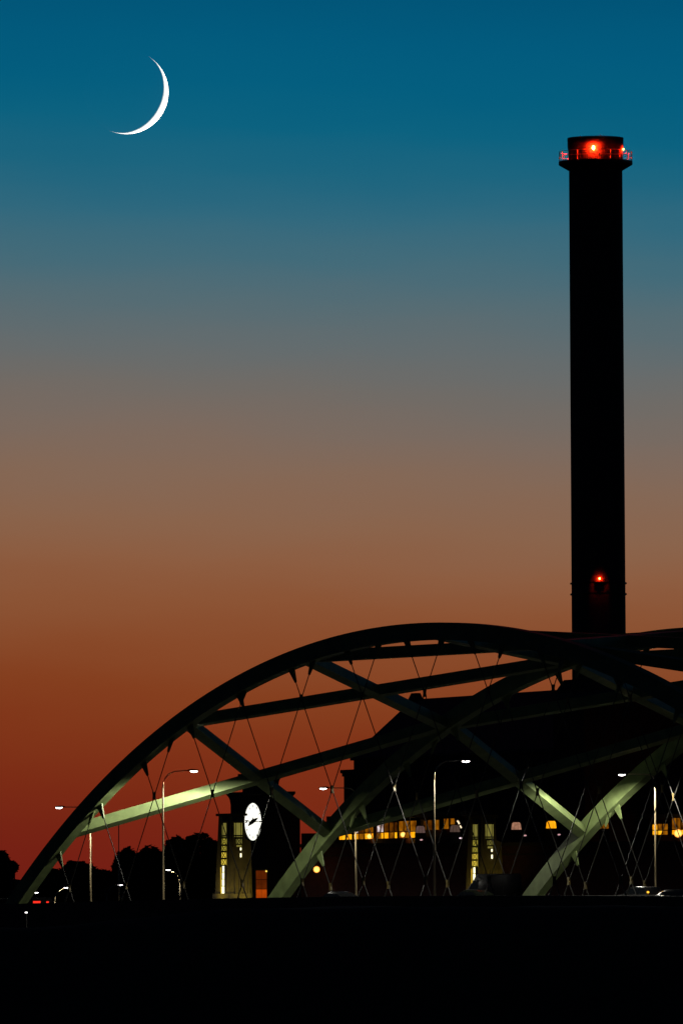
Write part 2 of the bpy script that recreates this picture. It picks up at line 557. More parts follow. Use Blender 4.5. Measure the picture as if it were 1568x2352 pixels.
# ------------------------------------------------------------------ street lamps
def road_light(name, loc, energy, color, parent):
    """a road luminaire's light: thrown far out along the road, weak straight down, nothing above its own height"""
    l = bpy.data.lights.new(name, 'POINT')
    l.shadow_soft_size = 0.12
    l.energy = energy * LW
    l.color = color
    l.use_nodes = True
    t = l.node_tree
    em = t.nodes['Emission']
    g = t.nodes.new('ShaderNodeNewGeometry')
    sp = t.nodes.new('ShaderNodeSeparateXYZ')
    t.links.new(g.outputs['Incoming'], sp.inputs[0])
    r = t.nodes.new('ShaderNodeValToRGB')
    mr1 = t.nodes.new('ShaderNodeMapRange')
    mr1.inputs['From Min'].default_value = -SGN
    mr1.inputs['From Max'].default_value = SGN
    t.links.new(sp.outputs['Z'], mr1.inputs['Value'])
    cr = r.color_ramp
    for p, v in ((0.0, .10), (.15, .13), (.26, .28), (.345, .8), (.385, 1.0), (.415, .42), (.44, .12), (.47, 0.0)):
        e = cr.elements.new(p) if p not in (0.0,) else cr.elements[0]
        e.position = p
        e.color = (v, v, v, 1)
    cr.elements[-1].position = 1.0
    cr.elements[-1].color = (0, 0, 0, 1)
    t.links.new(mr1.outputs[0], r.inputs[0])
    t.links.new(r.outputs[0], em.inputs['Strength'])
    o = bpy.data.objects.new(name, l)
    COL.objects.link(o)
    o.parent = parent
    o.location = loc
    return o

SGN = 1.0
LAMP_W = 5200.0
def street_lamp(base, adir, h, reach, label, power, group, straight=False, rpole=0.085, far=False, lens=None):
    """cobra-head lamp: tapered pole, arm bending over along adir, flat LED head"""
    t = thing('street_lamp', label, 'street lamp', base, math.atan2(adir.y, adir.x), group)
    bm = bmesh.new()
    tube(bm, [(0, 0, 0), (0, 0, h - 1.55)], [rpole * 1.25, rpole * 0.8], 10)
    box(bm, -.2, .2, -.2, .2, 0, .25)
    new_obj('pole', bm, M['pole'], t, True)
    bm = bmesh.new()
    if straight:
        pts = [(0, 0, h - 1.56), (0.02, 0, h - 0.75), (0.18, 0, h - 0.25), (0.55, 0, h - 0.03), (1.2, 0, h + 0.02), (reach - 0.5, 0, h + 0.02)]
    else:
        pts = [(0, 0, h - 1.56), (0.04, 0, h - 1.1), (0.22, 0, h - 0.65), (0.6, 0, h - 0.28), (1.2, 0, h - 0.05), (reach - 0.5, 0, h + 0.04)]
    tube(bm, pts, [rpole * .8, rpole * .75, rpole * .7, rpole * .62, rpole * .55, rpole * .5], 8)
    new_obj('arm', bm, M['pole'], t, True)
    bm = bmesh.new()
    prism(bm, [(reach - .55, -.16, h - .02), (reach + .40, -.16, h - .02), (reach + .34, -.16, h + .10), (reach - .25, -.16, h + .16), (reach - .55, -.16, h + .10)], (0, -.16, 0), (0, .16, 0))
    hd = new_obj('lamp_head', bm, M['iron'], t)
    bm = bmesh.new()
    ball(bm, (reach + .02, 0, h - .03), .2, 2, (1.9, 0.75, 0.55) if not far else (1.5, .75, .5))
    ln = new_obj('lens', bm, lens or (E['led_far'] if far else E['led']), hd, True)
    if power:
        road_light('lamp_light', (reach + .02, 0, h - .22), power, (1.0, 0.96, 0.82), t)
    return t

def solve_s(px, n, zrel=5.0):
    """s at which a point of the line (n, zrel) shows at image column px"""
    lo, hi = -400.0, 120.0
    def col(s):
        p = bp(s, n, zrel) - EYE
        return PCX + F * p.dot(rt) / p.dot(fwd)
    for _ in range(60):
        m = (lo + hi) / 2
        if col(m) < px: lo = m
        else: hi = m
    return lo

LG = 'street lamps along the bridge road'
H_L = 11.95
for px, lab in ((375, 'tall street lamp before the glowing brace, arm bending towards the middle arch'),
                (997, 'tall street lamp in front of the dark hall, right of the lit window row')):
    s = solve_s(px, 1.6)
    street_lamp(bp(s, 1.6, deck(s)), Nv, H_L, 3.15, lab, LAMP_W, LG)
s = solve_s(375, 1.6) - 39.4
for px, lab in ((209, 'street lamp behind the nearest arch foot, its white head left of the arch'),
                (817, 'street lamp behind the middle arch, white head beside the tower'),
                (1504, 'street lamp behind the farthest arch, pole against the dark wall')):
    s = solve_s(px, NW - 1.6)
    street_lamp(bp(s, NW - 1.6, deck(s)), -Nv, H_L if px != 1504 else H_L - .15, 3.6, lab, LAMP_W, LG, True)

# smaller lamps down on the streets beyond the bridge
FG = 'small street lamps beyond the bridge'
for px, hx, hy, d, lab in ((125.7, 152.4, 2038, 960, 'short street lamp with lit yellow pole near the left arch foot'),
                           (413.5, 387.0, 1997, 1000, 'short street lamp with lit pole before the tree by the tall lamp'),
                           (245.7, 276.6, 2032, 1080, 'dim far street lamp between the two left trees'),
                           (60.0, 83.5, 2049.5, 1090, 'tiny far street lamp just above the nearest arch foot')):
    g = 6.0
    p = at(px, hy, d)
    h = p.z - g
    adir = Vector((1 if hx > px else -1, 0, 0))
    reach = abs(hx - px) * d / F
    street_lamp(Vector((p.x, p.y, g)), adir, h, reach, lab, 450 if px in (125.7, 413.5) else 0, FG, False, 0.10 if d < 1050 else .06, True)
bm = bmesh.new()
box(bm, -260, 40, 925, 1400, GZ - .5, 6.0)
tag(new_obj('far_embankment', bm, M['grass']), kind='structure')

# ------------------------------------------------------------------ the moon
MD = 60000.0
mc = at(*MOON_PX, MD)
mr_ = MOON_R / F * (mc - EYE).length * 1.0
bm = bmesh.new()
bmesh.ops.create_uvsphere(bm, u_segments=96, v_segments=64, radius=mr_)
mm = bpy.data.materials.new('moon_dust')
mm.use_nodes = True
t = mm.node_tree
for n in list(t.nodes):
    t.nodes.remove(n)
o_ = t.nodes.new('ShaderNodeOutputMaterial')
df = t.nodes.new('ShaderNodeBsdfDiffuse')
tr = t.nodes.new('ShaderNodeBsdfTransparent')
ad = t.nodes.new('ShaderNodeAddShader')       # the lit dust, with the glow of the air before it
mx = t.nodes.new('ShaderNodeMixShader')
ge = t.nodes.new('ShaderNodeNewGeometry')
co = t.nodes.new('ShaderNodeTexCoord')
n_ = t.nodes.new('ShaderNodeTexNoise')
n_.inputs['Scale'].default_value = 0.012
n_.inputs['Detail'].default_value = 5
t.links.new(co.outputs['Object'], n_.inputs['Vector'])
r_ = t.nodes.new('ShaderNodeValToRGB')
r_.color_ramp.elements[0].position = .35; r_.color_ramp.elements[1].position = .6
r_.color_ramp.elements[0].color = (.10, .097, .09, 1); r_.color_ramp.elements[1].color = (.14, .137, .13, 1)
t.links.new(n_.outputs['Fac'], r_.inputs[0])
t.links.new(r_.outputs[0], df.inputs['Color'])
t.links.new(df.outputs[0], ad.inputs[0]); t.links.new(tr.outputs[0], ad.inputs[1])
t.links.new(ge.outputs['Backfacing'], mx.inputs[0])
t.links.new(ad.outputs[0], mx.inputs[1]); t.links.new(tr.outputs[0], mx.inputs[2])
t.links.new(mx.outputs[0], o_.inputs['Surface'])
moon = new_obj('moon', bm, mm, None, True)
moon.location = mc
tag(moon, 'thin crescent moon high in the blue evening sky', 'moon')

# ------------------------------------------------------------------ chimney
CD = 1010.0
cpt = at(1378, 2040, CD)
px_m = F / CD
top_z = at(1371, 312, CD - 3).z
def cz(y): return at(1373, y, CD - 3).z
R1 = 62.0 / px_m
chim = thing('chimney', 'tall round dark power station chimney with red warning lights', 'chimney', (cpt.x, cpt.y, GZ))
bm = bmesh.new()
rb = R1 * 1.0
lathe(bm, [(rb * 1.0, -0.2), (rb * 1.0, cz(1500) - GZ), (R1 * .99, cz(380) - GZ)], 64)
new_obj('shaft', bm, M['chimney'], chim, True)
RT = 64.2 / px_m
zt, zp = top_z - GZ, cz(366) - GZ
bm = bmesh.new()
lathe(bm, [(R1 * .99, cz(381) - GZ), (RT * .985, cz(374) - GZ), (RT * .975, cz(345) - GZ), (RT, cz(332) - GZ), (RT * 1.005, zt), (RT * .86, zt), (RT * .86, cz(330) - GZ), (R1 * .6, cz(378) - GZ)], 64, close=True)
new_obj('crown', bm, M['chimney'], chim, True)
RP = 85.0 / px_m
bm = bmesh.new()
lathe(bm, [(RT * .97, zp), (RP, zp), (RP, zp - .35), (RP * .985, zp - .42), (R1 * 1.0, zp - 1.05)], 64, close=True)
new_obj('walkway', bm, M['iron'], chim)
for hh in (0.55, 1.1):
    bm = bmesh.new()
    pts = [(RP * .985 * math.cos(2 * math.pi * k / 64), RP * .985 * math.sin(2 * math.pi * k / 64), zp + hh) for k in range(65)]
    tube(bm, pts, 0.035, 6)
    new_obj('handrail', bm, M['pole'], chim)
pm = None
for k in range(20):
    a = 2 * math.pi * k / 20 + .08
    if pm is None:
        bm = bmesh.new(); tube(bm, [(0, 0, 0), (0, 0, 1.13)], 0.04, 6)
        pm = new_obj('railing_post', bm, M['pole'], chim)
        o = pm
    else:
        o = pm.copy(); COL.objects.link(o); o.parent = chim
    o.location = (RP * .985 * math.cos(a), RP * .985 * math.sin(a), zp)
for y in (1338, 1363):
    bm = bmesh.new()
    z = cz(y) - GZ
    lathe(bm, [(R1 * 0.99, z - .09), (R1 + .15, z - .09), (R1 + .15, z + .09), (R1 * 0.99, z + .09)], 64, close=True)
    new_obj('steel_band', bm, M['iron'], chim)
def beacon(ang, z, r_wall, off, r_l, m):
    d = Vector((math.cos(ang), math.sin(ang), 0))
    bm = bmesh.new()
    tube(bm, [d * (r_wall - .05) + Vector((0, 0, z)), d * (r_wall + off * .6) + Vector((0, 0, z))], r_l * .35, 8)
    b = new_obj('beacon', bm, M['iron'], chim)
    bm = bmesh.new()
    ball(bm, d * (r_wall + off) + Vector((0, 0, z)), r_l, 2, (.85, .85, 1.35))
    new_obj('lens', bm, m, b, True)
a0 = math.atan2(-1, 0) - 0.07 + math.atan2(cpt.x, cpt.y) * -1
for da, off, r_l, k in ((0, .30, .17, 'red'), (82, .12, .055, 'red_small'), (178, .2, .15, 'red_mid'), (-118, .2, .12, 'red_mid')):
    beacon(a0 + rad(da), cz(340) - GZ, RT * .985, off, r_l, E[k])
beacon(a0 + .11, cz(1329) - GZ, R1, .14, .085, E['red_mid'])
bm = bmesh.new()     # caged ladder up the shaft, three hoops to the metre left out
la = a0 + .9
for sg in (-1, 1):
    q = Vector((math.cos(la), math.sin(la), 0)) * (R1 + .16) + Vector((-math.sin(la), math.cos(la), 0)) * .22 * sg
    tube(bm, [q, q + Vector((0, 0, zp - 1.1))], .03, 6)
new_obj('ladder', bm, M['iron'], chim)

# ------------------------------------------------------------------ buildings: local frame with u to the right and nearer, v to the right and away
class Frame:
    def __init__(self, px, py, d, alpha, z=GZ):
        p = at(px, py, d)
        self.o = Vector((p.x, p.y, z))
        a = rad(alpha)
        self.u = Vector((math.cos(a), -math.sin(a), 0))
        self.v = Vector((math.sin(a), math.cos(a), 0))
        self.rz = -a
def loc_box(bm, u0, u1, v0, v1, z0, z1):
    # local x = u, local y = v (a right-handed frame turned by -alpha)
    box(bm, u0, u1, v0, v1, z0, z1)
def zat(py, d, px=784):
    return at(px, py, d).z - GZ

# --- the great hall with its steep roof
HD = 972.0
fr = Frame(790, 1900, HD, 70)
hall = thing('power_station_hall', 'big dark power station hall with a steep gabled roof', 'building', fr.o, fr.rz)
z_c1, z_c2, z_r = zat(1771, HD, 790), zat(1741, HD, 805), zat(1606, HD + 2, 965)
ppm = F / HD
inset = 20 / ppm / .94
hw = (946 - 806) / ppm / .94
vm = inset + hw
def ridge_u(px):
    lo, hi = 0.0, 80.0
    for _ in range(50):
        m = (lo + hi) / 2
        p = fr.o + fr.u * m + fr.v * vm + Vector((0, 0, z_r)) - EYE
        if PCX + F * p.dot(rt) / p.dot(fwd) < px: lo = m
        else: hi = m
    return lo
hu = ridge_u(1424)
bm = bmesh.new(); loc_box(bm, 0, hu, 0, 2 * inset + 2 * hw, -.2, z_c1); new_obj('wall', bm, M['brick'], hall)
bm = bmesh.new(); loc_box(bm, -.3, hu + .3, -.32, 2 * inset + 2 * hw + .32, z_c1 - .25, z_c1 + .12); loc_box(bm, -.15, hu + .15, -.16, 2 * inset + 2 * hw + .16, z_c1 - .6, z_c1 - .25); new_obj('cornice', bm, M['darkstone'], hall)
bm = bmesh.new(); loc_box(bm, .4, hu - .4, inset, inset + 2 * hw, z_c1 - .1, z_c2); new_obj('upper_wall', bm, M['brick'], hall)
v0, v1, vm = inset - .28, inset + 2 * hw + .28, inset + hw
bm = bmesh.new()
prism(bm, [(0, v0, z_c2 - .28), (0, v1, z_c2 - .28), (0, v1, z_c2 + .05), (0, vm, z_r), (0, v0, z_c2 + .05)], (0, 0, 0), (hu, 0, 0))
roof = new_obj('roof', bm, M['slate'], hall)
bm = bmesh.new()     # stone finial block on the far gable
zf = zat(1591, HD, 950)
prism(bm, [(0, vm - 1.0, z_r - .8), (0, vm + 1.0, z_r - .8), (0, vm + .28, zf), (0, vm - .22, zf)], (0, 0, 0), (1.6, 0, 0))
new_obj('gable_finial', bm, M['darkstone'], roof)
bm = bmesh.new()     # raised ventilator on the ridge
u1 = ridge_u(1281)
prism(bm, [(u1, vm - .5, z_r - .5), (u1 + 1.2, vm - .5, z_r + .15), (u1 + 2.9, vm - .5, z_r + .95), (hu - 1.2, vm - .5, z_r + .95), (hu - .3, vm - .5, z_r - .5)], (0, vm - .5, 0), (0, vm + .5, 0))
new_obj('ridge_ventilator', bm, M['slate'], roof)
za = zat(1604, HD - hu * math.sin(rad(70)), 1480)
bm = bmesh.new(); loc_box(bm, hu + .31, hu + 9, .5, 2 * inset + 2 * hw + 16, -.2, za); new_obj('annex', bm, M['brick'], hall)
for i in range(int(hu / 5.3)):
    u = 2.5 + i * 5.3
    bm = bmesh.new(); loc_box(bm, u, u + .5, -.14, -.005, .2, z_c1 - .61); new_obj('pilaster', bm, M['brick'], hall)

# --- long low brick block in front
LD = 905.0
fr2 = Frame(691, 1980, LD, 20)
low = thing('low_brick_block', 'long low dark red brick block below the hall', 'building', fr2.o, fr2.rz)
zl = zat(1938, LD, 800)
lw = (1900 - 691) / (F / LD) / math.sin(rad(70)) * 1.0
# here u runs along the front (to the right, slightly nearer), v away
bm = bmesh.new(); loc_box(bm, 0, lw, 0, 30, -.2, zl - .35); new_obj('wall', bm, M['brick'], low)
bm = bmesh.new(); loc_box(bm, -.12, lw + .1, -.12, 30.1, zl - .35, zl); new_obj('coping', bm, M['darkstone'], low)
bm = bmesh.new(); loc_box(bm, -.02, 3.0, .2, 1.6, zl - .01, zat(1914, LD, 700)); new_obj('corner_block', bm, M['brick'], low)
bm = bmesh.new(); loc_box(bm, -.06, lw, -.06, -.005, zl - 1.3, zl - 1.12); new_obj('string_course', bm, M['darkstone'], low)

# --- glazed rows on the roof of the low block
def local_u(fr, v, z, px):
    lo, hi = -10.0, 120.0
    for _ in range(50):
        m = (lo + hi) / 2
        p = fr.o + fr.u * m + fr.v * v + Vector((0, 0, z)) - EYE
        if PCX + F * p.dot(rt) / p.dot(fwd) < px: lo = m
        else: hi = m
    return lo
def pavilion(px0, d, alpha, ybot, ytop, px_end, label, cells, dv=2.4):
    """cells: (px_left, px_right, y_low, y_mid, y_top, material low, material high) in columns of the long glazed wall"""
    f = Frame(px0, 1925, d, alpha)
    t = thing('glazed_pavilion', label, 'building', f.o, f.rz)
    zb, ztop = zat(ybot, d, px0), zat(ytop, d, px0)
    ue = local_u(f, 0, zb, px_end)
    bm = bmesh.new(); loc_box(bm, 0, ue, .35, dv, zl - .2, ztop); new_obj('wall', bm, M['brick'], t)
    bm = bmesh.new(); loc_box(bm, -.2, ue + .2, -.3, dv + .2, ztop, ztop + .45); new_obj('roof', bm, M['slate'], t)
    bm = bmesh.new(); loc_box(bm, 0, ue, -.1, .345, zl - .2, zb); new_obj('sill_wall', bm, M['brick'], t)
    for xl, xr, z0, z1, z2, mlo, mhi in cells:
        a, b = local_u(f, 0, zb, xl), local_u(f, 0, zb, xr)
        bm = bmesh.new()
        fw = .06
        zz0, zz1, zz2 = zb + z0, zb + z1, zb + z2
        loc_box(bm, a - fw, a, .08, .345, zz0 + .001, zz2); loc_box(bm, b, b + fw, .08, .345, zz0 + .001, zz2)
        loc_box(bm, a, b, .08, .34, zz2 - .06, zz2)
        if mhi: loc_box(bm, a, b, .08, .34, zz1 - .05, zz1 + .05)
        w = new_obj('window', bm, M['iron'], t)
        for q, (p0, p1, m_) in enumerate(((zz0, zz1 if mhi else zz2 - .06, mlo), (zz1 + .05, zz2 - .06, mhi))):
            if not m_: continue
            bm = bmesh.new(); loc_box(bm, a + .005, b - .005, .10, .335, p0 + .005, p1 - (.055 if (mhi and q == 0) else .005))
            new_obj('pane', bm, m_, w)
    return t, f, zb
H, A_, Dm, W_, P_ = E['win_hot'], E['win_amber'], E['win_dim'], E['win_white'], E['win_pink']
cells = [(777, 791, 0, .6, 1.25, H, A_), (794, 806, 0, .6, 1.35, H, W_),
         (811, 820, 0, .62, 1.5, H, W_), (822, 834, 0, .62, 1.5, A_, Dm), (836, 845, 0, .62, 1.5, H, A_), (846, 855, 0, .62, 1.55, H, A_),
         (864, 872, 0, .65, 1.7, A_, W_), (873, 878, 0, .65, 1.7, H, W_), (880, 890, 0, .65, 1.7, H, Dm), (892, 902, 0, .65, 1.7, A_, Dm), (904, 910, 0, .65, 1.7, H, Dm),
         (914, 925, 0, .65, 1.8, A_, A_), (926, 938, 0, .65, 1.8, A_, A_), (940, 954, 0, .65, 1.8, H, A_),
         (971, 977, .75, 2.0, 1.75, Dm, None), (980, 990, .75, 2.0, 1.8, Dm, None), (997, 1006, .75, 2.0, 1.8, A_, None),
         (1017, 1028, .8, 2.0, 1.9, A_, None), (1032, 1042, .8, 2.0, 1.9, A_, None)]
pav, pf, pzb = pavilion(757, 948, 74, 1929.5, 1885, 1062, 'rooftop pavilion with a row of amber lit windows beside the middle arch', cells)
cells2 = [(1496, 1507, 0, .45, 1.1, H, H), (1509, 1518, 0, .45, 1.15, H, A_), (1520, 1531, 0, .45, 1.15, A_, A_), (1541, 1551, 0, .5, 1.8, H, A_), (1553, 1560, 0, .5, 1.8, H, A_), (1562, 1572, 0, .5, 1.3, H, Dm)]
pav2, pf2, pzb2 = pavilion(1484, 905, 45, 1917.5, 1880, 1600, 'rooftop pavilion with amber windows at the right edge', cells2)

# trapezoid lit windows along the roof, each with a small lamp beside it
def lantern(px, py, wpx, hpx, d, m, label, spot):
    p = at(px, py + hpx / 2, d)
    k = d / F
    t = thing('dormer_window', label, 'window', (p.x, p.y, p.z), 0, 'small lit dormer windows along the roof edge')
    w, h = wpx * k / 2, hpx * k
    bm = bmesh.new()
    f_ = .07
    prism(bm, [(-w - f_, 0, -.1), (w + f_, 0, -.1), (w * .8 + f_, 0, h + f_), (-w * .8 - f_, 0, h + f_)], (0, 0, 0), (0, 1.2, 0))
    z_low = zl + GZ - p.z
    box(bm, -w - f_, w + f_, .01, 1.19, z_low - .05, -.1)
    new_obj('surround', bm, M['darkstone'], t)
    bm = bmesh.new()
    n = 6
    arcp = [(-w, -.03, 0), (w, -.03, 0), (w * .86, -.03, h * .8), (w * .62, -.03, h * .98), (-w * .62, -.03, h * .98), (-w * .86, -.03, h * .8)]
    prism(bm, arcp, (0, -.03, 0), (0, -.004, 0))
    new_obj('pane', bm, m, t)
    for q in (-.33, .33):
        bm = bmesh.new(); box(bm, w * q - .012, w * q + .012, -.05, -.031, 0, h * .95)
        new_obj('glazing_bar', bm, M['iron'], t)
    if spot:
        sx, sy, sm = spot
        q = at(sx, sy, d - .6)
        bm = bmesh.new(); ball(bm, (0, 0, 0), .11, 2, (1.5, .8, .7))
        o = new_obj('globe', bm, sm)
        l = thing('low_lamp', spot_label(px), 'lamp', (q.x, q.y, q.z), 0, 'small pale lamps along the roof edge')
        o.parent = l
        bm = bmesh.new(); tube(bm, [(0, 0, -.08), (0, 0, zl + GZ - q.z - .02)], .03, 6); new_obj('stem', bm, M['iron'], l)
def spot_label(px):
    return {965: 'pale lamp pair below the dormer nearest the amber windows', 1044: 'pale lamp left of the carved pylon below the hall',
            1185: 'pale lamp below the pinkish dormer right of the pylon', 1265: 'dim pinkish lamp below the amber dormer beside the farthest arch foot'}[px]
pk = glow_mat('low_lamp_pinkish', (.8, .45, .45), .8)
lantern(965, 1905, 22, 16, 912, glow_mat('dormer_grey_pink', (.26, .15, .13), .45, .3, 3), 'greyish pink lit dormer at the end of the amber window row', (967, 1929, pk))
lantern(1044, 1903, 23, 16, 900.5, glow_mat('dormer_grey_tan', (.20, .12, .09), .45, .3, 3), 'dull tan lit dormer just left of the carved pylon', (1057, 1925, glow_mat('low_lamp_white', (1, .8, .85), 1.2)))
lantern(1185, 1897, 23, 17, 908, glow_mat('dormer_salmon', (.75, .36, .22), .6, .5, 3), 'salmon pink lit dormer right of the carved pylon', (1205, 1919, pk))
lantern(1265, 1894, 24, 17, 906, E['win_hot'], 'golden amber lit dormer beside the green lit brace', (1283, 1917, pk))
lantern(1387, 1896, 20, 14, 898, E['win_amber'], 'amber lit dormer half hidden behind the farthest arch', None)

# slanted strip light at the end of the amber row
pa, pb = at(1050.5, 1885, 899.5), at(1059, 1902, 899.5)
st = thing('strip_light', 'thin slanted white strip light at the right end of the amber windows', 'lamp', (pb.x, pb.y, zl + GZ))
bm = bmesh.new()
dl = pa - pb
o0 = Vector((0, 0, pb.z - zl - GZ))
tube(bm, [o0, o0 + dl * .36], .07, 8); tube(bm, [o0 + dl * .55, o0 + dl * .85, o0 + dl + Vector((-.05, 0, 0))], .085, 8)
strip = new_obj('tube', bm, glow_mat('strip_white', (1, .78, .5), 1.3), st); strip['kind'] = 'stuff'
bm = bmesh.new(); tube(bm, [(0, .08, -.02), o0 + Vector((0, .1, 0)), o0 + dl + Vector((0, .1, 0))], .03, 6); new_obj('bracket', bm, M['iron'], st)

# sodium globes
def globe(px, py, d, r, label, power):
    p = at(px, py, d)
    t = thing('wall_lamp', label, 'lamp', p, 0, 'amber globe lamps on the power station')
    bm = bmesh.new(); ball(bm, (0, 0, 0), r, 2); new_obj('globe', bm, E['sodium'], t, True)
    bm = bmesh.new(); tube(bm, [(0, .02, r * .8), (0, .02, r + .25), (0, .35, r + .32), (0, .9, r + .32)], .03, 6); new_obj('bracket', bm, M['iron'], t)
    l = bpy.data.lights.new('globe_light', 'POINT'); l.energy = power * LW; l.color = (1, .5, .08); l.shadow_soft_size = r
    o = bpy.data.objects.new('globe_light', l); COL.objects.link(o); o.parent = t; o.location = (0, -r - .1, 0)
globe(727, 1997, 902.6, .36, 'amber globe lamp on the brick wall beside the middle arch foot', 2.5)
globe(848, 1921, 932, .3, 'amber globe lamp at the left end of the amber window row', 6)
globe(925, 1917, 919, .3, 'amber globe lamp below the middle of the amber window row', 14)
globe(1556, 1914, 900.0, .45, 'large amber globe lamp at the right edge of the photo', 30)

# --- clock tower
TD = 915.0
fr3 = Frame(613, 1900, TD, 62)
tower = thing('clock_tower', 'dark stepped stone tower with a glowing round clock', 'clock tower', fr3.o, fr3.rz)
kpx = F / TD
cu, cv = kpx * math.cos(rad(62)), kpx * math.sin(rad(62))
lu = (613 - 528) / cu
lv = (668 - 613) / cv
z1, z2, z3 = zat(1820, TD, 600), zat(1778, TD, 600), zat(1863, TD, 680)
bm = bmesh.new(); loc_box(bm, -lu, 0, 0, lv, -.2, z1 - .01); new_obj('shaft', bm, M['darkstone'], tower)
def cornice(name, u0, u1, v0, v1, z, o1=.35):
    bm = bmesh.new()
    prof = [(0.02, z - 1.1), (.06, z - .7), (.16, z - .4), (o1, z - .12), (o1, z + .1)]
    rings = [[bm.verts.new(q) for q in ((u0 - e, v0 - e, zz), (u1 + e, v0 - e, zz), (u1 + e, v1 + e, zz), (u0 - e, v1 + e, zz))] for e, zz in prof]
    for a, b in zip(rings, rings[1:]):
        for i in range(4):
            bm.faces.new((a[i], a[(i + 1) % 4], b[(i + 1) % 4], b[i]))
    bm.faces.new(rings[0]); bm.faces.new(rings[-1])
    return new_obj(name, bm, M['darkstone'], tower)
cornice('cornice', -lu, 0, 0, lv, z1)
iu0, iv1 = 23 / cu, 23 / cv
bm = bmesh.new(); loc_box(bm, -lu + iu0, -.5, .25, lv - iv1, z1 + .09, z2 - .01); new_obj('upper_shaft', bm, M['darkstone'], tower)
cornice('cornice', -lu + iu0, -.5, .25, lv - iv1, z2)
bm = bmesh.new(); loc_box(bm, -lu + .6, -.3, lv * .5, (692 - 613) / cv, -.2, z3); new_obj('side_block', bm, M['brick'], tower)
# clock on the face turned left (local v = 0)
ccx, ccz, cr = -(613 - 582.5) / cu, zat(1887, TD, 582), 43.2 / kpx
def disc(bm, r0, r1, va, vb, seg=64):
    a = []
    for r, v in ((r0, va), (r1, va), (r1, vb), (r0, vb)):
        a.append([bm.verts.new((ccx + r * math.cos(2 * math.pi * k / seg), v, ccz + r * math.sin(2 * math.pi * k / seg))) for k in range(seg)])
    for p, q in zip(a, a[1:] + a[:1]):
        for k in range(seg):
            bm.faces.new((p[k], p[(k + 1) % seg], q[(k + 1) % seg], q[k]))
bm = bmesh.new(); disc(bm, cr, cr + .16, -.16, -.003); rim = new_obj('clock_rim', bm, M['iron'], tower)
bm = bmesh.new()
vv = [bm.verts.new((ccx + cr * .998 * math.cos(2 * math.pi * k / 64), -.06, ccz + cr * .998 * math.sin(2 * math.pi * k / 64))) for k in range(64)]
bm.faces.new(vv)
face = new_obj('clock_face', bm, E['clock'], tower)
def on_face(bm, poly, va=-.13, vb=-.09):
    prism(bm, [(ccx + x * cr, va, ccz + z * cr) for x, z in poly], (0, va, 0), (0, vb, 0))
tickm = mat('clock_mark_grey', (.25, .24, .18), .6)
for h in range(12):
    if h in (3, 9): continue
    a = math.pi / 2 - h * math.pi / 6
    d, q = Vector((math.cos(a), math.sin(a))), Vector((-math.sin(a), math.cos(a)))
    bm = bmesh.new()
    on_face(bm, [tuple(d * .76 + q * .022), tuple(d * .76 - q * .022), tuple(d * .90 - q * .03), tuple(d * .90 + q * .03)], -.085, -.065)
    new_obj('hour_mark', bm, tickm, face)
bm = bmesh.new(); on_face(bm, [(-.97, .10), (-.46, .085), (-.56, .045), (-.8, .0)], -.085, -.065); on_face(bm, [(-.97, -.05), (-.82, -.06), (-.6, .0), (-.8, .02)], -.085, -.065); new_obj('hour_mark', bm, M['hand'], face)
bm = bmesh.new(); on_face(bm, [(.64, 0), (.8, .045), (.97, .0), (.8, -.045)], -.085, -.065); new_obj('hour_mark', bm, M['hand'], face)
bm = bmesh.new(); on_face(bm, [(-.56, -.24), (-.38, -.02), (-.04, .14), (.66, .22), (.36, .03), (.02, -.11)], -.15, -.12); on_face(bm, [(-.03, .12), (.0, .24), (.10, .13)], -.15, -.12); new_obj('hour_hand', bm, M['hand'], face)
bm = bmesh.new(); on_face(bm, [(-.5, .024), (.66, .018), (.66, -.018), (-.5, -.024)], -.115, -.095); new_obj('minute_hand', bm, M['hand'], face)

# glazed red-orange door beside the tower foot
dw = thing('lit_doorway', 'tall door of orange glass glowing at the clock tower foot', 'doorway', at(600.5, 2064, 899), 0)
kd = 899 / F
bw, bh = 12.5 * kd, 65 * kd
base_dz = dw.location.z - GZ
bm = bmesh.new()
box(bm, -bw - .12, -bw, 0, .3, -base_dz, bh + .12); box(bm, bw, bw + .12, 0, .3, -base_dz, bh + .12); box(bm, -bw, bw, 0, .3, bh, bh + .12); box(bm, -bw, bw, 0, .28, -base_dz, -.02)
new_obj('door_frame', bm, M['iron'], dw)
for r in range(3):
    for q in range(2):
        bm = bmesh.new()
        x0 = -bw + q * bw
        box(bm, x0 + .012, x0 + bw - .012, .1, .14, r * bh / 3 + .03, (r + 1) * bh / 3 - .03)
        new_obj('pane', bm, E['door_lo'] if r == 0 else E['door'], dw)
bm = bmesh.new(); ball(bm, (bw - .05, -.1, bh - .1), .09, 2); new_obj('door_lamp', bm, glow_mat('door_lamp_yellow', (1, .7, .1), 1.6), dw)

# --- carved window pylons (one, then a copy of it further right)
PD = 893.0
kp = F / PD
fr4 = Frame(532, 1960, PD, 63)
pu, pv = kp * math.cos(rad(63)), kp * math.sin(rad(63))
pyl = thing('window_pylon', 'stone pylon with lit latticed windows at the clock tower foot', 'pylon', fr4.o, fr4.rz, 'art deco window pylons on the power station')
def pz(y): return zat(y, PD, 530)
def py_block(name, xl, xr, ytop, ybot, m=M['stone'], back=0.0):
    bm = bmesh.new()
    loc_box(bm, -(532 - xl) / pu, 0, 0, (xr - 532) / pv, pz(ybot), pz(ytop))
    return new_obj(name, bm, m, pyl)
a_u = 30 / pu
a_v = 29 / pv
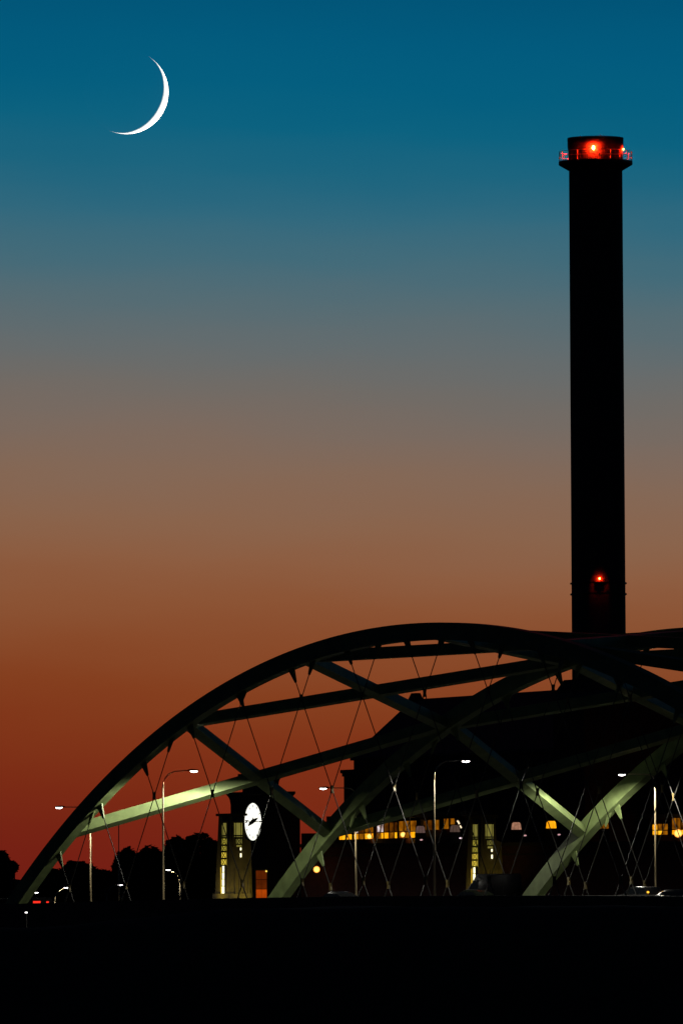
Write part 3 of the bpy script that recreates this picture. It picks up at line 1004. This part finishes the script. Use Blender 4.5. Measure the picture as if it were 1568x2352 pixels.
# tapered body in three stages with a cap; windows are sunk into the two faces
def stage(name, e0, e1, yb, yt, m):
    bm = bmesh.new()
    z0_, z1_ = pz(yb) if yb < 2300 else -.2, pz(yt)
    hexa(bm, [(-a_u - e0, -e0, z0_), (e0, -e0, z0_), (e0, a_v + e0, z0_), (-a_u - e0, a_v + e0, z0_),
              (-a_u - e1, -e1, z1_), (e1, -e1, z1_), (e1, a_v + e1, z1_), (-a_u - e1, a_v + e1, z1_)])
    return new_obj(name, bm, m, pyl)
body = stage('body', .30, .0, 2052, 1874, M['stone'])
stage('plinth', .55, .50, 2999, 2052.2, M['stone'])
bm = bmesh.new(); loc_box(bm, -a_u - .22, .22, -.22, a_v + .22, pz(1874) + .003, pz(1871) + .12); new_obj('cap', bm, M['darkstone'], pyl)
bm = bmesh.new()
for q0, q1 in ((-.5, -.2), (.28, .62)):
    pass
bm.free()
bm = bmesh.new()
hexa(bm, [(-.9, a_v + .2, -.2), (.12, a_v + .2, -.2), (.12, a_v + 1.15, -.2), (-.9, a_v + 1.15, -.2),
          (-.9, a_v + .02, pz(1925)), (-.06, a_v + .02, pz(1925)), (-.06, a_v + .75, pz(1932)), (-.9, a_v + .75, pz(1932))])
new_obj('buttress', bm, M['stone'], pyl)
def slope(y):      # how far the battered face stands out at image row y
    return .30 * (y - 1874) / (2052 - 1874)
def face_win(side, c, w, y0, y1, m, name='pane', parent=None, out=.06):
    """a pane on the left face (side 0) or the front face (side 1)"""
    e = max(slope(y0), slope(y1)) + out
    bm = bmesh.new()
    if side == 0:
        loc_box(bm, c - w / 2, c + w / 2, -e, -e + .05, pz(y1), pz(y0))
    else:
        loc_box(bm, e - .05, e, c - w / 2, c + w / 2, pz(y1), pz(y0))
    return new_obj(name, bm, m, parent or pyl)
def lattice(side, c, w, y0, y1, parent, cross=True, nv=3):
    e = max(slope(y0), slope(y1)) + .065
    bm = bmesh.new()
    g = .058
    def P(q, z, dd=0):
        return Vector((q, -e - dd, z)) if side == 0 else Vector((e + dd, q, z))
    za, zb_ = pz(y1), pz(y0)
    nrm = Vector((0, -1, 0)) if side == 0 else Vector((1, 0, 0))
    for q in (-.5, -.30, .30, .5):
        bar(bm, P(c + w * q, za), P(c + w * q, zb_), g, g, nrm)
    for z in (za, zb_):
        bar(bm, P(c - w / 2, z, .012), P(c + w / 2, z, .012), g * 1.6, g * 1.6, nrm)
    if cross:
        bar(bm, P(c - w * .3, za, .02), P(c + w * .3, zb_, .02), g * .8, g * .8, nrm)
        bar(bm, P(c + w * .3, za, .03), P(c - w * .3, zb_, .03), g * .8, g * .8, nrm)
    return new_obj('lattice', bm, M['iron'], parent)
cL, wL = -(532 - 519.6) / pu, 14 / pu
cR, wR = (546 - 532) / pv, 20 / pv
for side, c, w in ((0, cL, wL), (1, cR, wR)):
    bm = bmesh.new()
    e = .09
    y0, y1 = 1886, (1988 if side == 0 else 1946)
    def fb(q0, q1, z0_, z1_):
        ee = slope(y1) + .075
        if side == 0: loc_box(bm, q0, q1, -ee, .05, z0_, z1_)
        else: loc_box(bm, -.05, ee, q0, q1, z0_, z1_)
    fb(c - w / 2 - .16, c - w / 2 - .02, pz(y1), pz(y0)); fb(c + w / 2 + .02, c + w / 2 + .16, pz(y1), pz(y0))
    fb(c - w / 2 - .02, c + w / 2 + .02, pz(y0) - .1, pz(y0) - .005)
    win = new_obj('window', bm, M['stone'], pyl)
    face_win(side, c, w, 1889, 1919, E['olive'], 'pane', win)
    lattice(side, c, w, 1889, 1919, win, False)
    face_win(side, c, w, 1920, 1923.5, E['olive'], 'pane', win)
    lattice(side, c, w, 1920, 1923.5, win, False)
    if side == 0:
        for (ya, yb, m_) in ((1925, 1940, E['olive2']), (1942, 1955, E['olive2']), (1957, 1971, E['yellow']), (1973, 1987, E['yellow'])):
            face_win(0, c - .05, w * .85, ya, yb, m_, 'pane', win)
            lattice(0, c - .05, w * .85, ya, yb, win)
    else:
        face_win(1, c + .06, w * .72, 1926, 1939, E['olive'], 'pane', win)
        lattice(1, c + .06, w * .72, 1926, 1939, win)
        face_win(1, c + .08, w * .55, 1941, 1945, E['olive'], 'pane', win)
bm = bmesh.new()
e = slope(2052) + .02
loc_box(bm, cL - .36, cL - .30, -e - .1, -.2, pz(2053), pz(1988)); loc_box(bm, cL + .36, cL + .44, -e - .1, -.2, pz(2053), pz(1988))
lw_ = new_obj('slit_window', bm, M['stone'], pyl)
for ya, yb in ((1989, 2002.5), (2004, 2018.5), (2020, 2034.5), (2036, 2052)):
    face_win(0, cL - .02, 6.6 / pu, ya, yb, E['white'], 'pane', lw_, .075)
face_win(0, cL - .02 - 5.4 / pu, 3.0 / pu, 1992, 2052, E['reveal_glow'], 'reveal', lw_, .03)  # golden light on the reveal beside the slit, painted as a glow
bm = bmesh.new(); loc_box(bm, 0, .2, cR + .14, cR + .18, pz(1972), pz(1946)); sw2 = new_obj('slit_window', bm, M['stone'], pyl)
for ya, yb in ((1947, 1953), (1960, 1969)):
    face_win(1, cR + .24, 3.0 / pv, ya, yb, E['white'], 'pane', sw2, .08)
# ribs of carved stone near the foot, which catch the uplight
for q in (.25, .75, 1.35, 1.7):
    bm = bmesh.new()
    ee = slope(2052)
    hexa(bm, [(ee - .1, q - .1, pz(2052)), (ee + .16, q - .1, pz(2052)), (ee + .16, q + .1, pz(2052)), (ee - .1, q + .1, pz(2052)),
              (ee - .2, q - .06, pz(1996)), (ee - .02, q - .06, pz(1996)), (ee - .02, q + .06, pz(1996)), (ee - .2, q + .06, pz(1996))])
    new_obj('carved_rib', bm, M['stone'], pyl)
def uplight(parent, loc, power, aim):
    l = bpy.data.lights.new('uplight_lamp', 'SPOT'); l.energy = power * LW * .7; l.color = (1, .78, .10); l.spot_size = rad(100); l.spot_blend = 1; l.shadow_soft_size = .1
    o = bpy.data.objects.new('uplight_lamp', l); COL.objects.link(o); o.parent = parent; o.location = loc
    o.rotation_euler = (Vector(aim) - Vector(loc)).to_track_quat('-Z', 'Y').to_euler()
    return o
for loc, aim, pw in (((2.6, 1.0, pz(2085)), (.3, 1.0, pz(2020)), 110), ((-1.4, -2.2, pz(2085)), (-1.0, -.3, pz(2020)), 90)):
    uplight(pyl, loc, pw, aim)
    bm = bmesh.new(); lathe(bm, [(.16, 0), (.2, .25), (.14, .27), (.12, .05)], 12, close=True)
    o = new_obj('uplight', bm, M['iron'], pyl); o.location = (loc[0], loc[1], loc[2] - .32)
    bm = bmesh.new(); loc_box(bm, loc[0] - .05, loc[0] + .05, loc[1] - .05, loc[1] + .05, -.2, loc[2] - .33); new_obj('uplight_post', bm, M['iron'], pyl)
p2 = copy_tree(pyl)
q = at(1108, 1960, PD)
p2.location = (q.x, q.y, GZ - .28)
p2['label'] = 'stone pylon with lit latticed windows below the great hall roof'

# ------------------------------------------------------------------ vehicles
def profile_body(bm, pts, w, inset=.0):
    """side outline pts (x, z) pushed across the width, roof narrower than sill"""
    zmax = max(z for _, z in pts)
    L = [[], []]
    for i, sg in enumerate((-1, 1)):
        for x, z in pts:
            k = 1.0 - .16 * max(0, (z - .85)) / max(.01, zmax - .85)
            L[i].append(bm.verts.new((x, sg * w / 2 * k, z)))
    bm.faces.new(L[0]); bm.faces.new(L[1][::-1])
    n = len(pts)
    for i in range(n):
        bm.faces.new((L[0][i], L[0][(i + 1) % n], L[1][(i + 1) % n], L[1][i]))

def wheels(t, xs, w, r):
    first = None
    for x in xs:
        for sg in (-1, 1):
            if first is None:
                bm = bmesh.new()
                tube(bm, [(0, -.11, 0), (0, .11, 0)], r, 18)
                tube(bm, [(0, -.115, 0), (0, .115, 0)], r * .55, 12)
                first = new_obj('wheel', bm, M['rubber'], t)
                o = first
            else:
                o = first.copy(); COL.objects.link(o); o.parent = t
            o.location = (x, sg * (w / 2 - .12), r)

def car(px, n, label, body, heading, kind='sedan', front=None, rear=None, group='vehicles crossing the bridge', s=None):
    s = solve_s(px, n, 0.5) if s is None else s
    d = Lv if heading > 0 else -Lv
    t = thing({'sedan': 'car', 'suv': 'car', 'van': 'van'}[kind], label, 'van' if kind == 'van' else 'car', bp(s, n, deck(s) + .008), math.atan2(d.y, d.x), group)
    if kind == 'sedan':
        w, ln = 1.8, 4.6
        pts = [(2.3, .35), (2.32, .62), (2.05, .80), (1.05, .95), (.75, 1.08), (.28, 1.36), (-.15, 1.45), (-.85, 1.43), (-1.35, 1.26), (-1.75, 1.05), (-2.2, .98), (-2.3, .6), (-2.25, .32)]
        glass = [(.98, .98), (.40, 1.30), (-1.2, 1.28), (-1.65, 1.04)]
        xs, r = (1.4, -1.4), .32
        lz, tz = .68, .82
    elif kind == 'suv':
        w, ln = 1.9, 4.7
        pts = [(2.3, .4), (2.33, .8), (2.1, 1.02), (1.1, 1.12), (.6, 1.55), (.3, 1.72), (-.6, 1.76), (-1.9, 1.70), (-2.2, 1.2), (-2.32, .9), (-2.28, .38)]
        glass = [(1.05, 1.14), (.42, 1.6), (-1.85, 1.58), (-2.12, 1.14)]
        xs, r = (1.45, -1.4), .36
        lz, tz = .85, 1.28
    else:
        w, ln = 2.1, 5.8
        pts = [(2.9, .4), (2.92, 1.05), (2.55, 1.3), (2.1, 1.55), (1.35, 2.25), (1.1, 2.72), (.8, 2.80), (-2.75, 2.80), (-2.9, 2.66), (-2.9, .4)]
        glass = [(2.0, 1.56), (1.42, 2.2), (.7, 2.25), (.7, 1.56)]
        xs, r = (1.9, -1.8), .38
        lz, tz = .9, 1.2
    bm = bmesh.new(); profile_body(bm, pts, w)
    bmesh.ops.bevel(bm, geom=[e for e in bm.edges], offset=.035, segments=2, affect='EDGES', clamp_overlap=True)
    new_obj('body', bm, body, t, True)
    zmax = max(z for _, z in pts)
    for sg in (-1, 1):
        bm = bmesh.new()
        poly = []
        for x, z in glass:
            k = 1.0 - .16 * max(0, (z - .85)) / (zmax - .85)
            poly.append((x, sg * (w / 2 * k + .012), z))
        prism(bm, poly, (0, 0, 0), (0, -sg * .03, 0))
        new_obj('side_window', bm, M['glass'], t)
    # windscreen and rear screen follow the outline
    wheels(t, xs, w, r)
    if front:
        for sg in (-1, 1):
            bm = bmesh.new(); ball(bm, (pts[0][0] + .0, sg * (w / 2 - .28), lz), .11, 2, (.6, 1.3, .8)); new_obj('headlight', bm, front, t)
    if rear:
        for sg in (-1, 1):
            bm = bmesh.new(); ball(bm, (pts[-1][0] - .05, sg * (w / 2 - .16), tz), .10, 2, (.6, 1.3, .9)); new_obj('tail_light', bm, rear, t)
    return t

car(1084, 8.0, 'olive saloon car passing below the carved pylon, only its roof showing', M['car_green'], -1, 'sedan', E['head'], None)
car(1130, 15.0, 'dark tall van hiding the foot of the carved pylon', M['car_dark'], -1, 'van', E['head'], None)
car(1467, 40.0, 'grey car with amber lights beside the rightmost street lamp', M['car_silver'], -1, 'suv', None, E['amber'])
car(774, 8.0, 'grey saloon car right of the middle arch foot, only its roof showing', M['car_silver'], -1, 'sedan', None, None)
car(1560, 8.0, 'grey saloon car at the right edge of the bridge, only its roof showing', M['car_silver'], 1, 'sedan', None, E['tail'])
car(168, 40.0, 'far car with two white headlights coming along the approach road', M['car_dark'], 1, 'suv', E['head'], None)
car(6, 40.0, 'far dark car with an orange light at the left edge of the approach road', M['car_dark'], -1, 'suv', None, E['amber'])

s = solve_s(92, 40, .5)
bus = thing('bus', 'far dark bus with a red light bar across its rear', 'bus', bp(s - 5, 40, deck(s) + .008), math.atan2(-Lv.y, -Lv.x), 'vehicles crossing the bridge')
bm = bmesh.new(); box(bm, -5.4, 5.4, -1.25, 1.25, .35, 2.9)
bmesh.ops.bevel(bm, geom=list(bm.edges), offset=.15, segments=3, affect='EDGES'); new_obj('body', bm, M['car_dark'], bus, True)
for sg in (-1, 1):
    bm = bmesh.new(); box(bm, -4.8, 4.6, sg * 1.25 - .012, sg * 1.25 + .012, 1.3, 2.2); new_obj('side_window', bm, M['glass'], bus)
bm = bmesh.new(); box(bm, -5.45, -5.38, .2, 1.0, 2.35, 2.55); new_obj('light_bar', bm, E['tail'], bus)
bm = bmesh.new(); box(bm, -5.45, -5.38, -.72, -.48, 2.35, 2.52); new_obj('tail_light', bm, E['tail'], bus)
wheels(bus, (3.4, -3.2), 2.5, .48)

# small lamp below the left end of the road, on the near embankment
for px, py, d, lab, m_ in ((61, 2096, 742, 'small pale path lamp low beneath the nearest arch foot', E['led_far']),):
    p = at(px, py, d)
    t = thing('path_lamp', lab, 'lamp', (p.x, p.y, GZ))
    bm = bmesh.new(); tube(bm, [(0, 0, 0), (0, 0, p.z - GZ)], .06, 8); new_obj('post', bm, M['iron'], t)
    bm = bmesh.new(); ball(bm, (0, 0, p.z - GZ), .09, 2, (1.3, 1, .6)); new_obj('lens', bm, m_, t)

# ------------------------------------------------------------------ thin masts on the skyline
for px, y0, d, h_r, lab in ((273, 1868, 1020, .05, 'thin flagpole standing before the trees near the bright brace'), (26, 1992, 1100, .13, 'short dark utility pole by the trees at the left edge'), (34, 1994, 1110, .08, 'thin dark utility pole, right one of two by the left trees')):
    p = at(px, y0, d)
    if px == 273:
        t = thing('flagpole', lab, 'flagpole', (p.x, p.y, 6.0))
    else:
        t = thing('utility_pole', lab, 'utility pole', (p.x, p.y, 6.0))
    hgt = p.z - 6.0
    bm = bmesh.new(); tube(bm, [(0, 0, 0), (0, 0, hgt)], [h_r * 1.4, h_r], 8); new_obj('pole', bm, M['iron'] if px < 100 else M['pole'], t, True)
    bm = bmesh.new()
    if px == 273: ball(bm, (0, 0, hgt + .08), .1, 1)
    else: box(bm, -.45, .45, -.06, .06, hgt - .5, hgt - .38)
    new_obj('finial' if px == 273 else 'crossarm', bm, M['iron'], t)

# ------------------------------------------------------------------ trees on the skyline
def tree(px, ytop, wpx, d, label, seed, g=6.0, lobes=14):
    wpx *= 1.35
    rnd = random.Random(seed)
    p = at(px, ytop, d)
    k = d / F
    Ht = p.z - g
    Rw = wpx * k / 2
    t = thing('tree', label, 'tree', (p.x, p.y, g), 0, 'trees on the skyline left of the clock tower')
    bm = bmesh.new()
    tube(bm, [(0, 0, 0), (rnd.uniform(-.2, .2), 0, Ht * .3), (rnd.uniform(-.3, .3), .1, Ht * .62)], [.42, .3, .14], 8)
    for i in range(6):
        a = rnd.uniform(0, 6.28)
        tube(bm, [(0, 0, Ht * rnd.uniform(.25, .4)), (math.cos(a) * Rw * .35, math.sin(a) * Rw * .35, Ht * .55), (math.cos(a) * Rw * .7, math.sin(a) * Rw * .7, Ht * rnd.uniform(.6, .78))], [.18, .11, .04], 6)
    new_obj('trunk', bm, M['bark'], t, True)
    # crown: leaf clumps spread through several uneven lobes
    ls = [(Vector((0, 0, Ht * .66)), Vector((Rw * .72, Rw * .72, Ht * .335)))]
    for i in range(lobes):
        a = rnd.uniform(0, 6.28)
        rr = rnd.uniform(.35, .8)
        zc = Ht * rnd.uniform(.38, .84)
        sz = rnd.uniform(.22, .42) * Rw
        ls.append((Vector((math.cos(a) * Rw * rr, math.sin(a) * Rw * rr, zc)), Vector((sz, sz, min(sz * .8, (Ht - zc) * .98)))))
    verts, faces = [], []
    tot = sum(r.x * r.x for _, r in ls)
    nl = 16000
    for c, r in ls:
        for j in range(int(nl * r.x * r.x / tot)):
            while True:
                q = Vector((rnd.uniform(-1, 1), rnd.uniform(-1, 1), rnd.uniform(-1, 1)))
                if .05 < q.length < 1: break
            q = q.normalized() * (q.length ** .45)
            q *= 1 + .13 * noise.noise(q * 3 + Vector((seed, 0, 0)))
            c0 = Vector((c.x + q.x * r.x, c.y + q.y * r.y, c.z + q.z * r.z))
            if c0.z < Ht * .22: continue
            s_l = rnd.uniform(.28, .55)
            a, b = rnd.uniform(0, 6.28), rnd.uniform(-1, 1)
            e1 = Vector((math.cos(a), math.sin(a), b * .6)).normalized() * s_l
            e2 = Vector((-math.sin(a), math.cos(a), rnd.uniform(-1, 1))).normalized() * s_l * .6
            i0 = len(verts)
            verts += [c0 - e1, c0 + e2, c0 + e1, c0 - e2]
            faces.append((i0, i0 + 1, i0 + 2, i0 + 3))
    me = bpy.data.meshes.new('crown')
    me.from_pydata([tuple(v) for v in verts], [], faces)
    me.materials.append(M['leaf'])
    o = bpy.data.objects.new('crown', me)
    COL.objects.link(o)
    o.parent = t

tree(-2, 1953, 62, 1130, 'dark tree at the left edge, lone crown above the low treeline', 1)
tree(120, 1996, 70, 1180, 'low dark tree directly behind the nearest arch foot', 2)
tree(180, 1978, 120, 1150, 'broad dark tree behind the leftmost street lamp pole', 3)
tree(243, 1998, 40, 1160, 'small dark tree in the dip between two broad trees', 4)
tree(292, 1947, 74, 1120, 'round dark tree just left of the tall lamp before the brace', 5)
tree(345, 1944, 92, 1125, 'dark tree behind the tall lamp before the brace', 6)
tree(408, 1922, 84, 1100, 'tall dark tree right of the tall lamp before the brace', 7)
tree(455, 1913, 120, 1090, 'tallest dark tree beside the window pylon', 8)
tree(490, 1932, 70, 1085, 'dark tree half hidden behind the window pylon', 9)

# far low woods on the horizon
bm = bmesh.new()
rnd = random.Random(5)
x = -190.0
while x < 190:
    w = rnd.uniform(3, 8)
    h = rnd.uniform(3.0, 5.2) + 1.4 * noise.noise(Vector((x * .03, 1, 0)))
    bmesh.ops.create_icosphere(bm, subdivisions=2, radius=1.0, matrix=Matrix.Translation((x, 1500 + rnd.uniform(-20, 20), 11.2)) @ Matrix.Diagonal((w, w, h + 1.4, 1)))
    x += w * .8
for v in bm.verts:
    v.co += Vector((noise.noise(v.co * .9), 0, noise.noise(v.co * .7 + Vector((9, 0, 0))))) * .8
bmesh.ops.translate(bm, verts=bm.verts, vec=(0, 0, 0))
tag(new_obj('far_woods', bm, M['leaf']), 'low dark woods along the far horizon', 'woods', None, 'stuff')
